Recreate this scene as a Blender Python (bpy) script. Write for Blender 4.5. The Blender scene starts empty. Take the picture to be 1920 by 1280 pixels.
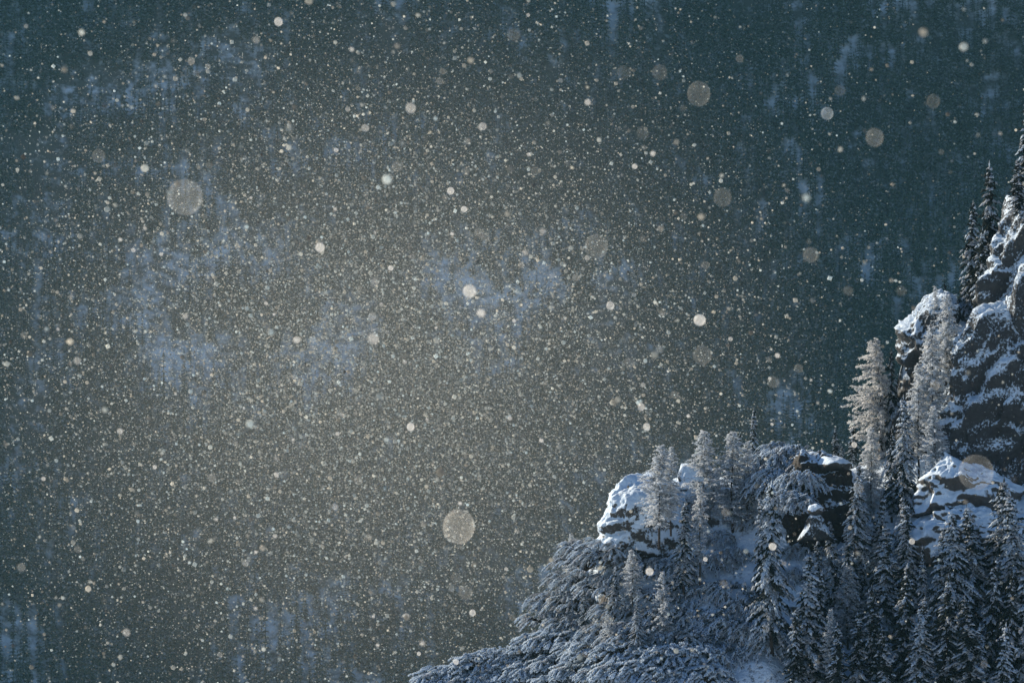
import bpy, math, random
import numpy as np
from mathutils import Vector

R = math.radians
SC = bpy.context.scene
COL = SC.collection

# ------------------------------------------------------------------ camera
cam_d = bpy.data.cameras.new('camera')
cam_d.lens = 200.0
cam_d.sensor_width = 36.0
cam_d.clip_start = 0.5
cam_d.clip_end = 12000.0
cam = bpy.data.objects.new('camera', cam_d)
cam.location = (0, 0, 0)
cam.rotation_euler = (R(90), 0, 0)
COL.objects.link(cam)
cam_d.dof.use_dof = True
cam_d.dof.focus_distance = 452.0
cam_d.dof.aperture_fstop = 1.9
SC.camera = cam

# ------------------------------------------------------------------ light
SUN = Vector((-0.77, 0.51, 0.37)).normalized()          # towards the sun: behind the valley, from the upper left
ELEV = math.asin(SUN.z)
AZ = math.atan2(SUN.x, SUN.y)                           # clockwise from +Y
world = bpy.data.worlds.new('World')
SC.world = world
world.use_nodes = True
wn = world.node_tree
wn.nodes.clear()
sky = wn.nodes.new('ShaderNodeTexSky')
sky.sky_type = 'NISHITA'
sky.sun_disc = False
sky.sun_elevation = ELEV
sky.sun_rotation = AZ
sky.altitude = 1800
sky.air_density = 1.0
sky.dust_density = 0.2
sky.ozone_density = 3.0
bg = wn.nodes.new('ShaderNodeBackground')
bg.inputs['Strength'].default_value = 0.076
wo = wn.nodes.new('ShaderNodeOutputWorld')
wn.links.new(sky.outputs[0], bg.inputs[0])
wn.links.new(bg.outputs[0], wo.inputs[0])

sun_d = bpy.data.lights.new('sun', 'SUN')
sun_d.energy = 4.5
sun_d.angle = R(0.5)
sun_d.color = (1.0, 0.86, 0.67)
sun = bpy.data.objects.new('sun', sun_d)
sun.rotation_euler = SUN.to_track_quat('Z', 'Y').to_euler()
COL.objects.link(sun)

SC.view_settings.view_transform = 'Standard'
SC.view_settings.look = 'None'
SC.view_settings.gamma = 1.0
SC.view_settings.use_curve_mapping = False
SC.view_settings.exposure = 0.65
SC.render.engine = 'CYCLES'
SC.cycles.max_bounces = 6
SC.cycles.diffuse_bounces = 4
SC.cycles.transmission_bounces = 3
SC.cycles.transparent_max_bounces = 32
SC.cycles.volume_bounces = 0
SC.cycles.volume_step_rate = 4.0
SC.cycles.volume_max_steps = 48
SC.cycles.use_denoising = True
SC.cycles.pixel_filter_type = 'BLACKMAN_HARRIS'

HAZE_DENSITY = 0.000036
HAZE_COLOR = (0.30, 0.74, 1.0)
HAZE_G = 0.35

# ------------------------------------------------------------------ helpers
PXW = 0.18 / 1920.0        # tangent per photograph pixel


def at(px, py, y):
    return ((px - 960) * PXW * y, y, -(py - 640) * PXW * y)


def hash3(ix, iy, iz, seed):
    n = (ix * 374761393 + iy * 668265263 + iz * 2147483647 + seed * 1274126177) & 0xFFFFFFFF
    n = ((n ^ (n >> 13)) * 1274126177) & 0xFFFFFFFF
    n = ((n ^ (n >> 16)) * 2246822519) & 0xFFFFFFFF
    n = n ^ (n >> 15)
    return (n & 0xFFFFFF) / float(0xFFFFFF)


def vnoise(p, seed=0):
    p = np.asarray(p, dtype=np.float64)
    i = np.floor(p).astype(np.int64)
    f = p - i
    u = f * f * (3 - 2 * f)
    out = 0
    for dx in (0, 1):
        for dy in (0, 1):
            for dz in (0, 1):
                w = (u[:, 0] if dx else 1 - u[:, 0]) * (u[:, 1] if dy else 1 - u[:, 1]) * (u[:, 2] if dz else 1 - u[:, 2])
                out = out + w * hash3(i[:, 0] + dx, i[:, 1] + dy, i[:, 2] + dz, seed)
    return out * 2 - 1


def fbm(p, octaves=4, seed=0, ridged=False):
    p = np.asarray(p, dtype=np.float64)
    a, s, out = 1.0, 1.0, 0
    for k in range(octaves):
        n = vnoise(p * s, seed + k * 17)
        if ridged:
            n = 1 - 2 * np.abs(n)
        out = out + a * n
        a *= 0.5
        s *= 2.03
    return out


def mesh_np(name, verts, faces, mats, midx=None, smooth=False):
    """faces: (N,3) or (N,4) array"""
    me = bpy.data.meshes.new(name)
    verts = np.asarray(verts, dtype=np.float32)
    faces = np.asarray(faces, dtype=np.int32)
    k = faces.shape[1]
    me.vertices.add(len(verts))
    me.vertices.foreach_set('co', verts.ravel())
    me.loops.add(faces.size)
    me.loops.foreach_set('vertex_index', faces.ravel())
    me.polygons.add(len(faces))
    me.polygons.foreach_set('loop_start', np.arange(0, faces.size, k, dtype=np.int32))
    for m in mats:
        me.materials.append(m)
    if midx is not None:
        me.polygons.foreach_set('material_index', np.asarray(midx, dtype=np.int32))
    me.update(calc_edges=True)
    me.validate()
    if smooth:
        me.polygons.foreach_set('use_smooth', np.ones(len(faces), dtype=bool))
    return me


def obj(name, me, parent=None, loc=None):
    o = bpy.data.objects.new(name, me)
    COL.objects.link(o)
    if parent is not None:
        o.parent = parent
    if loc is not None:
        o.location = loc
    return o


def tag(o, label=None, cat=None, group=None, kind=None):
    if label:
        o['label'] = label
    if cat:
        o['category'] = cat
    if group:
        o['group'] = group
    if kind:
        o['kind'] = kind
    return o


# ------------------------------------------------------------------ materials
def new_mat(name):
    m = bpy.data.materials.new(name)
    m.use_nodes = True
    m.node_tree.nodes.clear()
    return m, m.node_tree


def add(nt, t, **kw):
    n = nt.nodes.new(t)
    for k, v in kw.items():
        setattr(n, k, v)
    return n


def snow_rock(name, thresh=0.5, soft=0.12, rock=(0.045, 0.043, 0.042), rock2=(0.10, 0.095, 0.09), snow=(0.66, 0.79, 0.93),
              nscale=0.9, namp=0.55, fine=4.5, famp=0.35):
    """bare rock with snow lying where the surface is flat enough to hold it, broken by wind-scoured patches"""
    m, nt = new_mat(name)
    L = nt.links.new
    tc = add(nt, 'ShaderNodeTexCoord')
    geo = add(nt, 'ShaderNodeNewGeometry')
    sep = add(nt, 'ShaderNodeSeparateXYZ')
    L(geo.outputs['Normal'], sep.inputs[0])
    n1 = add(nt, 'ShaderNodeTexNoise')
    n1.inputs['Scale'].default_value = nscale
    n1.inputs['Detail'].default_value = 5
    L(tc.outputs['Object'], n1.inputs['Vector'])
    n2 = add(nt, 'ShaderNodeTexNoise')
    n2.inputs['Scale'].default_value = fine
    n2.inputs['Detail'].default_value = 4
    n2.inputs['Roughness'].default_value = 0.65
    L(tc.outputs['Object'], n2.inputs['Vector'])

    def mad(src, mul, addv):
        x = add(nt, 'ShaderNodeMath', operation='MULTIPLY_ADD')
        L(src, x.inputs[0])
        x.inputs[1].default_value = mul
        if isinstance(addv, float):
            x.inputs[2].default_value = addv
        else:
            L(addv, x.inputs[2])
        return x.outputs[0]
    a = mad(n1.outputs['Fac'], namp * 2, -namp)
    b = mad(n2.outputs['Fac'], famp * 2, -famp)
    s1 = add(nt, 'ShaderNodeMath', operation='ADD')
    L(a, s1.inputs[0]); L(b, s1.inputs[1])
    s2 = add(nt, 'ShaderNodeMath', operation='ADD')
    L(s1.outputs[0], s2.inputs[0]); L(sep.outputs['Z'], s2.inputs[1])
    mr = add(nt, 'ShaderNodeMapRange', interpolation_type='SMOOTHSTEP')
    mr.inputs['From Min'].default_value = thresh - soft
    mr.inputs['From Max'].default_value = thresh + soft
    L(s2.outputs[0], mr.inputs['Value'])
    rc = add(nt, 'ShaderNodeMix', data_type='RGBA')
    rc.inputs['A'].default_value = (*rock, 1)
    rc.inputs['B'].default_value = (*rock2, 1)
    n3 = add(nt, 'ShaderNodeTexNoise')
    n3.inputs['Scale'].default_value = 2.2
    n3.inputs['Detail'].default_value = 6
    L(tc.outputs['Object'], n3.inputs['Vector'])
    L(n3.outputs['Fac'], rc.inputs['Factor'])
    mc = add(nt, 'ShaderNodeMix', data_type='RGBA')
    L(mr.outputs[0], mc.inputs['Factor'])
    L(rc.outputs['Result'], mc.inputs['A'])
    mc.inputs['B'].default_value = (*snow, 1)
    bs = add(nt, 'ShaderNodeBsdfPrincipled')
    L(mc.outputs['Result'], bs.inputs['Base Color'])
    bs.inputs['Roughness'].default_value = 0.8
    bs.inputs['Specular IOR Level'].default_value = 0.25
    bp = add(nt, 'ShaderNodeBump')
    bp.inputs['Strength'].default_value = 0.7
    bp.inputs['Distance'].default_value = 0.25
    hb = add(nt, 'ShaderNodeMath', operation='MULTIPLY_ADD')
    L(mr.outputs[0], hb.inputs[0]); hb.inputs[1].default_value = 0.5; L(n2.outputs['Fac'], hb.inputs[2])
    L(hb.outputs[0], bp.inputs['Height'])
    L(bp.outputs[0], bs.inputs['Normal'])
    out = add(nt, 'ShaderNodeOutputMaterial')
    L(bs.outputs[0], out.inputs[0])
    return m


def leafy(name, c1, c2, scale=3.0, trans=0.3, sheer=0.0):
    m, nt = new_mat(name)
    L = nt.links.new
    tc = add(nt, 'ShaderNodeTexCoord')
    n = add(nt, 'ShaderNodeTexNoise')
    n.inputs['Scale'].default_value = scale
    n.inputs['Detail'].default_value = 3
    L(tc.outputs['Object'], n.inputs['Vector'])
    r = add(nt, 'ShaderNodeMapRange')
    r.inputs['From Min'].default_value = 0.35
    r.inputs['From Max'].default_value = 0.65
    L(n.outputs['Fac'], r.inputs['Value'])
    mx = add(nt, 'ShaderNodeMix', data_type='RGBA')
    L(r.outputs[0], mx.inputs['Factor'])
    mx.inputs['A'].default_value = (*c1, 1)
    mx.inputs['B'].default_value = (*c2, 1)
    d = add(nt, 'ShaderNodeBsdfDiffuse')
    t = add(nt, 'ShaderNodeBsdfTranslucent')
    L(mx.outputs['Result'], d.inputs[0]); L(mx.outputs['Result'], t.inputs[0])
    ms = add(nt, 'ShaderNodeMixShader')
    ms.inputs[0].default_value = trans
    L(d.outputs[0], ms.inputs[1]); L(t.outputs[0], ms.inputs[2])
    out = add(nt, 'ShaderNodeOutputMaterial')
    if sheer:      # feathery rime: partly open
        tp = add(nt, 'ShaderNodeBsdfTransparent')
        m2 = add(nt, 'ShaderNodeMixShader')
        m2.inputs[0].default_value = sheer
        L(ms.outputs[0], m2.inputs[1]); L(tp.outputs[0], m2.inputs[2])
        L(m2.outputs[0], out.inputs[0])
    else:
        L(ms.outputs[0], out.inputs[0])
    return m


M_NEEDLE = leafy('spruce_needles', (0.018, 0.024, 0.020), (0.050, 0.058, 0.058), 1.2, 0.15)
M_NEEDLE_F = leafy('frosted_needles', (0.05, 0.065, 0.08), (0.16, 0.20, 0.24), 1.6, 0.25)
M_SNOW = leafy('branch_snow', (0.38, 0.47, 0.58), (0.70, 0.81, 0.93), 0.9, 0.3)
M_SNOW_LIT = leafy('fresh_bush_snow', (0.60, 0.74, 0.91), (0.78, 0.88, 0.97), 0.9, 0.35)  # branch snow copy: sunlight and blue shade put into the colour
M_RIME = leafy('rime', (0.36, 0.40, 0.45), (0.66, 0.70, 0.76), 1.5, 0.35)
M_FROST_SUNLIT = leafy('creamy_hoar_frost', (0.76, 0.77, 0.78), (0.94, 0.94, 0.93), 1.2, 0.5, 0.4)  # frost copy with the sun's warmth on the broken larch in its colour
M_FROST = leafy('hoar_frost', (0.68, 0.75, 0.82), (0.90, 0.93, 0.96), 1.2, 0.5, 0.42)
M_FROST_DK = leafy('frosted_twigs', (0.22, 0.24, 0.27), (0.46, 0.50, 0.54), 1.5, 0.4, 0.35)
M_BARK = leafy('bark', (0.030, 0.025, 0.022), (0.075, 0.065, 0.058), 4.0, 0.0)
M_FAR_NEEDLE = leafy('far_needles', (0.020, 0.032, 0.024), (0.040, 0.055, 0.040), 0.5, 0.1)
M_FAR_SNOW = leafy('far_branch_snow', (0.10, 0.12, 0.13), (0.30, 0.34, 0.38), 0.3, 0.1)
M_HILL = snow_rock('hill_snow_and_rock', thresh=0.36, soft=0.16, namp=0.6, famp=0.6, nscale=0.3, fine=3.0)
M_ROCK = snow_rock('outcrop_rock', thresh=0.30, soft=0.22, namp=0.55, famp=1.25, nscale=0.4, fine=5.0, rock=(0.022, 0.025, 0.028), rock2=(0.065, 0.068, 0.072))
M_ROCK_SNOWY = snow_rock('snow_plastered_rock', thresh=-0.30, soft=0.2, namp=0.7, famp=1.4, nscale=0.3, fine=3.4)
M_ROCK_BARE = snow_rock('bare_rock', thresh=0.66, soft=0.12, namp=0.35, famp=0.8, nscale=0.5, fine=4.0, rock=(0.022, 0.021, 0.020), rock2=(0.06, 0.054, 0.048))
M_DRIFT = snow_rock('drift_snow', thresh=0.08, soft=0.2, namp=0.6, famp=0.5, nscale=0.5, fine=2.5)
M_FAR_GROUND = snow_rock('far_slope_ground', thresh=0.78, soft=0.3, namp=0.55, famp=0.75, nscale=0.02, fine=0.22, snow=(0.74, 0.82, 0.90),
                         rock=(0.04, 0.045, 0.04), rock2=(0.09, 0.09, 0.08))

# ------------------------------------------------------------------ far mountainside and valley
rng = random.Random(11)
NR = np.random.default_rng(5)


def far_height(x, y):
    x = np.asarray(x, float)
    y = np.asarray(y, float)
    base = np.where(y < 900, -1.9 - 0.287 * np.clip(y, 0, 900), -260.0)
    base = np.where(y > 1780, -260 + (y - 1780), base)
    base = np.where(y > 2460, 420 - 0.7 * (y - 2460), base)
    w = np.clip((y - 1500) / 400, 0, 1)
    p = np.stack([x / 70.0, y / 160.0, np.zeros_like(x)], 1)
    g = fbm(p, 4, 3) * 14.0
    p2 = np.stack([x / 24.0, y / 60.0, np.zeros_like(x) + 4.4], 1)
    g += fbm(p2, 2, 9) * 3.0
    return base + g * w


xs = np.concatenate([np.linspace(-1600, -300, 40)[:-1], np.linspace(-300, 300, 151), np.linspace(300, 1600, 40)[1:]])
ys = np.concatenate([np.linspace(-400, 1760, 44)[:-1], np.linspace(1760, 2470, 181), np.linspace(2470, 3600, 24)[1:]])
X, Y = np.meshgrid(xs, ys)
Z = far_height(X.ravel(), Y.ravel())
V = np.stack([X.ravel(), Y.ravel(), Z], 1)
nx, ny = len(xs), len(ys)
ii = (np.arange(ny - 1)[:, None] * nx + np.arange(nx - 1)[None, :]).ravel()
F = np.stack([ii, ii + 1, ii + nx + 1, ii + nx], 1)
far = obj('mountain_slope', mesh_np('mountain_slope', V, F, [M_FAR_GROUND], smooth=True))
tag(far, 'shaded snowy mountainside rising across the valley behind the snowfall', kind='structure')

# clearings in the far forest where the snow shows (photograph pixel centre, radii, strength)
CLEAR = [(150, 225, 80, 60, .8), (260, 210, 150, 55, .75), (440, 185, 70, 75, .75), (50, 320, 70, 40, .8), (90, 420, 60, 90, .75),
         (95, 510, 60, 50, .7), (320, 560, 110, 60, .8), (480, 520, 120, 70, .85), (625, 615, 55, 95, .95), (690, 670, 35, 80, .95),
         (855, 560, 130, 75, .85), (930, 640, 90, 80, .85), (600, 740, 55, 70, .9), (1010, 600, 60, 80, .8), (950, 735, 70, 35, .9),
         (1140, 700, 45, 80, .85), (1165, 570, 35, 55, .85), (250, 620, 90, 60, .8), (360, 720, 150, 80, .75), (60, 800, 50, 80, .8),
         (50, 900, 40, 60, .7), (620, 1180, 150, 70, .4), (900, 1120, 140, 60, .4), (480, 1240, 130, 60, .4), (1480, 795, 45, 55, .45),
         (1036, 165, 14, 34, 1), (920, 236, 30, 12, 1), (645, 322, 26, 14, 1), (730, 110, 24, 40, .9), (1213, 45, 16, 40, 1),
         (1570, 20, 18, 40, 1), (1500, 40, 22, 70, .9), (1400, 40, 18, 60, .9), (1700, 60, 20, 60, .5), (60, 1240, 60, 40, .3),
         (130, 1010, 40, 60, .6), (280, 360, 60, 40, .5), (1080, 480, 40, 40, .5), (820, 150, 30, 40, .6)]


def to_px(x, y, z):
    return 960 + x / (PXW * y), 640 - z / (PXW * y)


def forest_density(x, y, z):
    px, py = to_px(x, y, z)
    d = np.ones_like(px)
    wob = fbm(np.stack([x / 9.0, y / 9.0, z / 9.0], 1), 3, 21) * 0.45
    for cx, cy, rx, ry, s in CLEAR:
        q = np.sqrt(((px - cx) / rx) ** 2 + ((py + 25 - cy) / ry) ** 2) + wob
        d *= 1 - .93 * s * np.clip((1.2 - q) / 0.6, 0, 1)
    n = fbm(np.stack([x / 30.0, y / 50.0, z / 30.0], 1), 3, 33)
    d *= np.clip(1.0 + 0.25 * n, 0.75, 1)
    return d


N = 21500
tx = NR.uniform(-275, 275, N)
ty = NR.uniform(1800, 2280, N)
tz = far_height(tx, ty)
fd = forest_density(tx, ty, tz)
keep = NR.random(N) < fd
tx, ty, tz, fd = tx[keep], ty[keep], tz[keep], fd[keep]


class Twigs:
    """collects leaf-shaped sprays: flat dark underside, snow or frost on the upper faces"""
    def __init__(self):
        self.p, self.q, self.w, self.h, self.m = [], [], [], [], []

    def add(self, p, q, w, h, m=0):
        self.p.append(p); self.q.append(q); self.w.append(w); self.h.append(h); self.m.append(m)

    def arrays(self, combos):
        p = np.array(self.p); q = np.array(self.q)
        w = np.array(self.w)[:, None]; h = np.array(self.h)[:, None]
        ax = q - p
        side = np.cross(ax, np.array([0, 0, 1.0]))
        ln = np.linalg.norm(side, axis=1, keepdims=True)
        side = np.where(ln > 1e-6, side / np.maximum(ln, 1e-6), np.array([1.0, 0, 0]))
        upv = np.cross(side, ax)
        upv /= np.maximum(np.linalg.norm(upv, axis=1, keepdims=True), 1e-6)
        mid = p + ax * 0.42
        V = np.stack([p, mid - side * w * .5, mid + side * w * .5, mid + upv * h, q], 1).reshape(-1, 3)
        n = len(p)
        base = (np.arange(n) * 5)[:, None, None]
        T = np.array([[0, 3, 1], [0, 2, 3], [3, 4, 1], [2, 4, 3], [0, 1, 2], [1, 4, 2]])[None]
        F = (base + T).reshape(-1, 3)
        mm = np.array(self.m)
        top = np.array([c[0] for c in combos])[mm]
        bot = np.array([c[1] for c in combos])[mm]
        MI = np.stack([top, top, top, top, bot, bot], 1).ravel()
        return V, F, MI


def tube(pts, rads, sides=6):
    """tapered tube along a polyline"""
    V, F = [], []
    n = len(pts)
    for i, (p, r) in enumerate(zip(pts, rads)):
        a = Vector(pts[min(i + 1, n - 1)]) - Vector(pts[max(i - 1, 0)])
        a.normalize()
        u = a.cross(Vector((0.3, 1, 0.1))).normalized()
        v = a.cross(u)
        for k in range(sides):
            t = 2 * math.pi * k / sides
            V.append(tuple(Vector(p) + u * math.cos(t) * r + v * math.sin(t) * r))
    for i in range(n - 1):
        for k in range(sides):
            k2 = (k + 1) % sides
            F.append((i * sides + k, i * sides + k2, (i + 1) * sides + k2, (i + 1) * sides + k))
    return V, F


def far_tree_mesh(seed, frosted=False):
    r = random.Random(seed)
    tw = Twigs()
    h = 20.0
    rad = r.uniform(2.3, 3.2)
    nl = 13
    for i in range(nl):
        t = (i + .3) / nl
        z = h * (0.10 + 0.88 * t)
        L = rad * (1 - t) ** 0.85 + 0.25
        k = 7 if t < .6 else 5
        for j in range(k):
            a = 2 * math.pi * (j + r.random() * .8) / k
            l = L * r.uniform(.65, 1.15)
            d = r.uniform(.25, .6) * l
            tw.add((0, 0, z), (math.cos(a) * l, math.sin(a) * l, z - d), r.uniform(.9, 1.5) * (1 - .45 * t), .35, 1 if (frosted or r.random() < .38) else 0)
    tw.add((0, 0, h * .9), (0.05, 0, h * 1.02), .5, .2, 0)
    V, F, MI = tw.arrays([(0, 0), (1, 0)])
    tv, tf = tube([(0, 0, -1), (0, 0, h * .5), (0, 0, h * .95)], [.32, .2, .05], 4)
    # trunk quads as triangles
    tf = np.array(tf)
    tt = np.concatenate([tf[:, [0, 1, 2]], tf[:, [0, 2, 3]]]) + len(V)
    V = np.concatenate([V, np.array(tv)])
    F = np.concatenate([F, tt])
    MI = np.concatenate([MI, np.full(len(tt), 0)])
    return mesh_np('far_conifer', V, F, [M_FAR_NEEDLE, M_FAR_SNOW], MI)


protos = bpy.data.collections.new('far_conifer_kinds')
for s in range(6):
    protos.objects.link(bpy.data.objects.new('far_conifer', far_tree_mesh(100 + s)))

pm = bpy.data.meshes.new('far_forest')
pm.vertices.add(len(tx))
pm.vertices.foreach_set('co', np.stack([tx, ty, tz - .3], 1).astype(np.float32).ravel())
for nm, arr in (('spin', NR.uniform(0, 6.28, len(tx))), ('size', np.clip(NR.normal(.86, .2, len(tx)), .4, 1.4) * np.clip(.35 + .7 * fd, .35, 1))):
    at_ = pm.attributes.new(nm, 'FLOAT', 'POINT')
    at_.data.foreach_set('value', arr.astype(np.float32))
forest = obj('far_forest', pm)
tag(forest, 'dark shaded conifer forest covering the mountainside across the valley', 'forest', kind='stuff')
ng = bpy.data.node_groups.new('forest_on_points', 'GeometryNodeTree')
ng.interface.new_socket('Geometry', in_out='INPUT', socket_type='NodeSocketGeometry')
ng.interface.new_socket('Geometry', in_out='OUTPUT', socket_type='NodeSocketGeometry')
gi = ng.nodes.new('NodeGroupInput'); go = ng.nodes.new('NodeGroupOutput')
ip = ng.nodes.new('GeometryNodeInstanceOnPoints')
ci = ng.nodes.new('GeometryNodeCollectionInfo')
ci.inputs['Collection'].default_value = protos
ci.inputs['Separate Children'].default_value = True
ip.inputs['Pick Instance'].default_value = True
sp = ng.nodes.new('GeometryNodeInputNamedAttribute'); sp.data_type = 'FLOAT'; sp.inputs['Name'].default_value = 'spin'
sz = ng.nodes.new('GeometryNodeInputNamedAttribute'); sz.data_type = 'FLOAT'; sz.inputs['Name'].default_value = 'size'
cx = ng.nodes.new('ShaderNodeCombineXYZ')
ng.links.new(gi.outputs[0], ip.inputs['Points'])
ng.links.new(ci.outputs[0], ip.inputs['Instance'])
ng.links.new(sp.outputs[0], cx.inputs[2])
ng.links.new(cx.outputs[0], ip.inputs['Rotation'])
ng.links.new(sz.outputs[0], ip.inputs['Scale'])
ng.links.new(ip.outputs[0], go.inputs[0])
md = forest.modifiers.new('forest', 'NODES')
md.node_group = ng

# ------------------------------------------------------------------ near ridge
CREST = [(-600, 2300), (0, 1800), (500, 1480), (700, 1345), (800, 1292), (900, 1248), (985, 1215), (1015, 1185), (1050, 1130), (1105, 1050), (1130, 985), (1145, 935),
         (1180, 900), (1220, 900), (1280, 895), (1360, 895), (1430, 880), (1530, 872), (1590, 885), (1625, 870), (1665, 770), (1695, 660), (1740, 590), (1800, 565),
         (1850, 520), (1885, 420), (1920, 350), (1990, 250), (2100, 160), (2300, 110), (2700, 260), (3200, 700)]
YC = 462.0
CXW = np.array([at(p[0], p[1], YC)[0] for p in CREST])
CZW = np.array([at(p[0], p[1], YC)[2] for p in CREST])


def crest(x):
    return np.interp(x, CXW, CZW)


def ridge_y(x, z):
    zc = crest(x)
    below = np.maximum(zc - z, 0)
    shelf = -9.5
    steep = np.clip(zc - np.maximum(z, shelf), 0, None)
    gentle = below - steep
    return YC - 0.30 * steep - 1.15 * gentle


cols = np.concatenate([np.linspace(-110, -10, 40)[:-1], np.linspace(-10, 48, 190), np.linspace(48, 150, 30)[1:]])
NF = 110
rows_front = np.linspace(0, 1, NF) ** 1.0
Vr = []
for j in range(NF + 14):
    if j < 14:   # behind the crest, far to near
        k = 13 - j + 1
        back = 0.35 * k ** 2.1
        zz = crest(cols) - 0.9 * back ** 0.95 - .15 * k
        yy = np.full_like(cols, YC) + back
    else:
        t = (j - 14) / (NF - 1)
        zc = crest(cols)
        zb = np.minimum(-36.0, zc - 25)
        zz = zc + (zb - zc) * t
        yy = ridge_y(cols, zz)
    Vr.append(np.stack([cols, yy, zz], 1))
# skirt to the valley floor
zc = crest(cols)
last = Vr[-1]
Vr.append(np.stack([cols, last[:, 1] - 25, last[:, 2] - 40], 1))
Vr.append(np.stack([cols, last[:, 1] - 60, np.full_like(cols, -135.0)], 1))
NRW = len(Vr)
Vr = np.concatenate(Vr)
disp = fbm(Vr / 3.2, 4, 51) * 0.55 + fbm(Vr / 9.0, 2, 55) * 0.7
stepn = fbm(Vr / np.array([6.0, 6.0, 2.2]), 3, 58, ridged=True)
cl = np.clip((Vr[:, 0] - 27) / 6, 0, 1)[:, None]
blk = fbm(Vr / np.array([1.6, 1.6, 1.0]), 4, 63, ridged=True)
Vr[:, 1] -= disp * 0.8 + stepn * 0.5 + blk * .55 * cl[:, 0]
Vr[:, 2] += disp * 0.35
nc = len(cols)
ii = (np.arange(NRW - 1)[:, None] * nc + np.arange(nc - 1)[None, :]).ravel()
Fr = np.stack([ii, ii + nc, ii + nc + 1, ii + 1], 1)
hill = obj('hillside', mesh_np('hillside', Vr, Fr, [M_HILL], smooth=True))
tag(hill, 'steep snow covered hillside of the rocky ridge', kind='structure')


# ------------------------------------------------------------------ rocks
def ico(sub):
    import bmesh
    bm = bmesh.new()
    bmesh.ops.create_icosphere(bm, subdivisions=sub, radius=1)
    v = np.array([tuple(x.co) for x in bm.verts])
    f = np.array([[w.index for w in q.verts] for q in bm.faces])
    bm.free()
    return v, f


ICO = {k: ico(k) for k in (1, 2, 3, 5, 6)}


def rock_mesh(outline, depth, thick, mat, seed, rough=0.35, sub=6, scale=1.6, power=0.7, blocky=0.45, facet=.66, shear=0.0, crs=(1.5, 1.5, 1.1), tilt=0.0):
    P = np.array([at(p[0], p[1], depth) for p in outline])[:, [0, 2]]
    c = (P.max(0) + P.min(0)) / 2
    ang = np.arctan2(P[:, 1] - c[1], P[:, 0] - c[0])
    # radial outline by casting rays against the polygon
    th = np.linspace(-math.pi, math.pi, 361)
    rr = np.zeros_like(th)
    A = P - c
    B = np.roll(A, -1, 0)
    for i, t in enumerate(th):
        d = np.array([math.cos(t), math.sin(t)])
        best = 0
        for a, b in zip(A, B):
            e = b - a
            den = d[0] * e[1] - d[1] * e[0]
            if abs(den) < 1e-9:
                continue
            s = (a[0] * e[1] - a[1] * e[0]) / den
            u = (a[0] * d[1] - a[1] * d[0]) / den
            if s > 0 and -1e-6 <= u <= 1 + 1e-6:
                best = max(best, s)
        rr[i] = best
    v, f = ICO[sub]
    fr = np.random.default_rng(seed * 7 + 1)
    pn = fr.normal(size=(46, 3)); pn /= np.linalg.norm(pn, axis=1, keepdims=True)
    pd = fr.uniform(facet, .97, 46)
    dots = v @ pn.T
    cut = np.where(dots > 1e-3, pd / np.maximum(dots, 1e-3), 9.0).min(1)
    v = v * np.minimum(1, cut)[:, None]
    t = np.arctan2(v[:, 2], v[:, 0])
    rho = np.clip(np.hypot(v[:, 0], v[:, 2]), 0, 1)
    r = np.interp(t, th, rr)
    rho2 = rho ** power
    W = np.stack([np.cos(t) * r * rho2, np.sign(v[:, 1]) * np.abs(v[:, 1]) ** 0.8 * thick, np.sin(t) * r * rho2], 1)
    n = W / np.maximum(np.linalg.norm(W, axis=1, keepdims=True), 1e-6)
    q = W + seed * 13.7
    d = fbm(q / scale, 3, seed) * rough * .6
    warp = np.stack([vnoise(q / 1.7, seed + 40 + k_) for k_ in range(3)], 1) * .5
    qt = q + warp
    qt = np.stack([qt[:, 0] * math.cos(tilt) - qt[:, 2] * math.sin(tilt), qt[:, 1], qt[:, 0] * math.sin(tilt) + qt[:, 2] * math.cos(tilt)], 1)
    cr = fbm(qt / np.array(crs), 6, seed + 5, ridged=True) * blocky * rough
    strata = fbm((q + warp) / np.array([2.6, 2.6, .55]), 3, seed + 9) * .22 * rough
    fine_ = fbm(q / .55, 3, seed + 70, ridged=True) * .10 * min(1, rough * 1.6) + fbm(q / np.array([.8, .8, .3]), 3, seed + 77) * .09 * min(1, rough * 1.6)
    W += n * (d + cr + fine_)[:, None]
    hor = np.stack([n[:, 0], n[:, 1], np.zeros(len(n))], 1)
    W += hor * strata[:, None]
    W[:, 1] += shear * W[:, 0]
    cen = np.array([c[0], depth, c[1]])
    me = mesh_np('rock', W, f, [mat], smooth=True)
    return me, cen


def rock(name, outline, depth, thick, mat, seed, label, cat='rock', group=None, **kw):
    me, c = rock_mesh(outline, depth, thick, mat, seed, **kw)
    o = obj(name, me, loc=tuple(c))
    tag(o, label, cat, group)
    return o


rock('rock_outcrop', [(1150, 895), (1180, 873), (1225, 880), (1265, 900), (1290, 940), (1310, 1030), (1260, 1090), (1170, 1090), (1104, 1050), (1105, 1022), (1124, 1002), (1109, 984),
                      (1121, 962), (1128, 935)], 457.5, 5.5, M_ROCK_SNOWY, 3, 'blunt snow plastered outcrop at the tip of the ridge, dark rock showing through', 'rock', rough=.5, scale=1.8, shear=.55)
rock('rock_hump', [(1268, 890), (1275, 872), (1300, 866), (1335, 870), (1350, 900), (1350, 970), (1265, 970), (1262, 912)], 459.5, 2.0, M_ROCK_SNOWY, 8,
     'small snowy rock knob between the outcrop and the frosted larch trees', 'rock', rough=.4, sub=5)
rock('rock_bluff', [(1495, 868), (1530, 856), (1575, 858), (1602, 872), (1606, 930), (1600, 1020), (1540, 1060), (1470, 1030), (1480, 920)], 457, 4.0, M_ROCK_BARE, 12,
     'bare dark brown rock bluff below a slab of snow', 'rock', rough=.9, scale=1.6, shear=.35)
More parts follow.
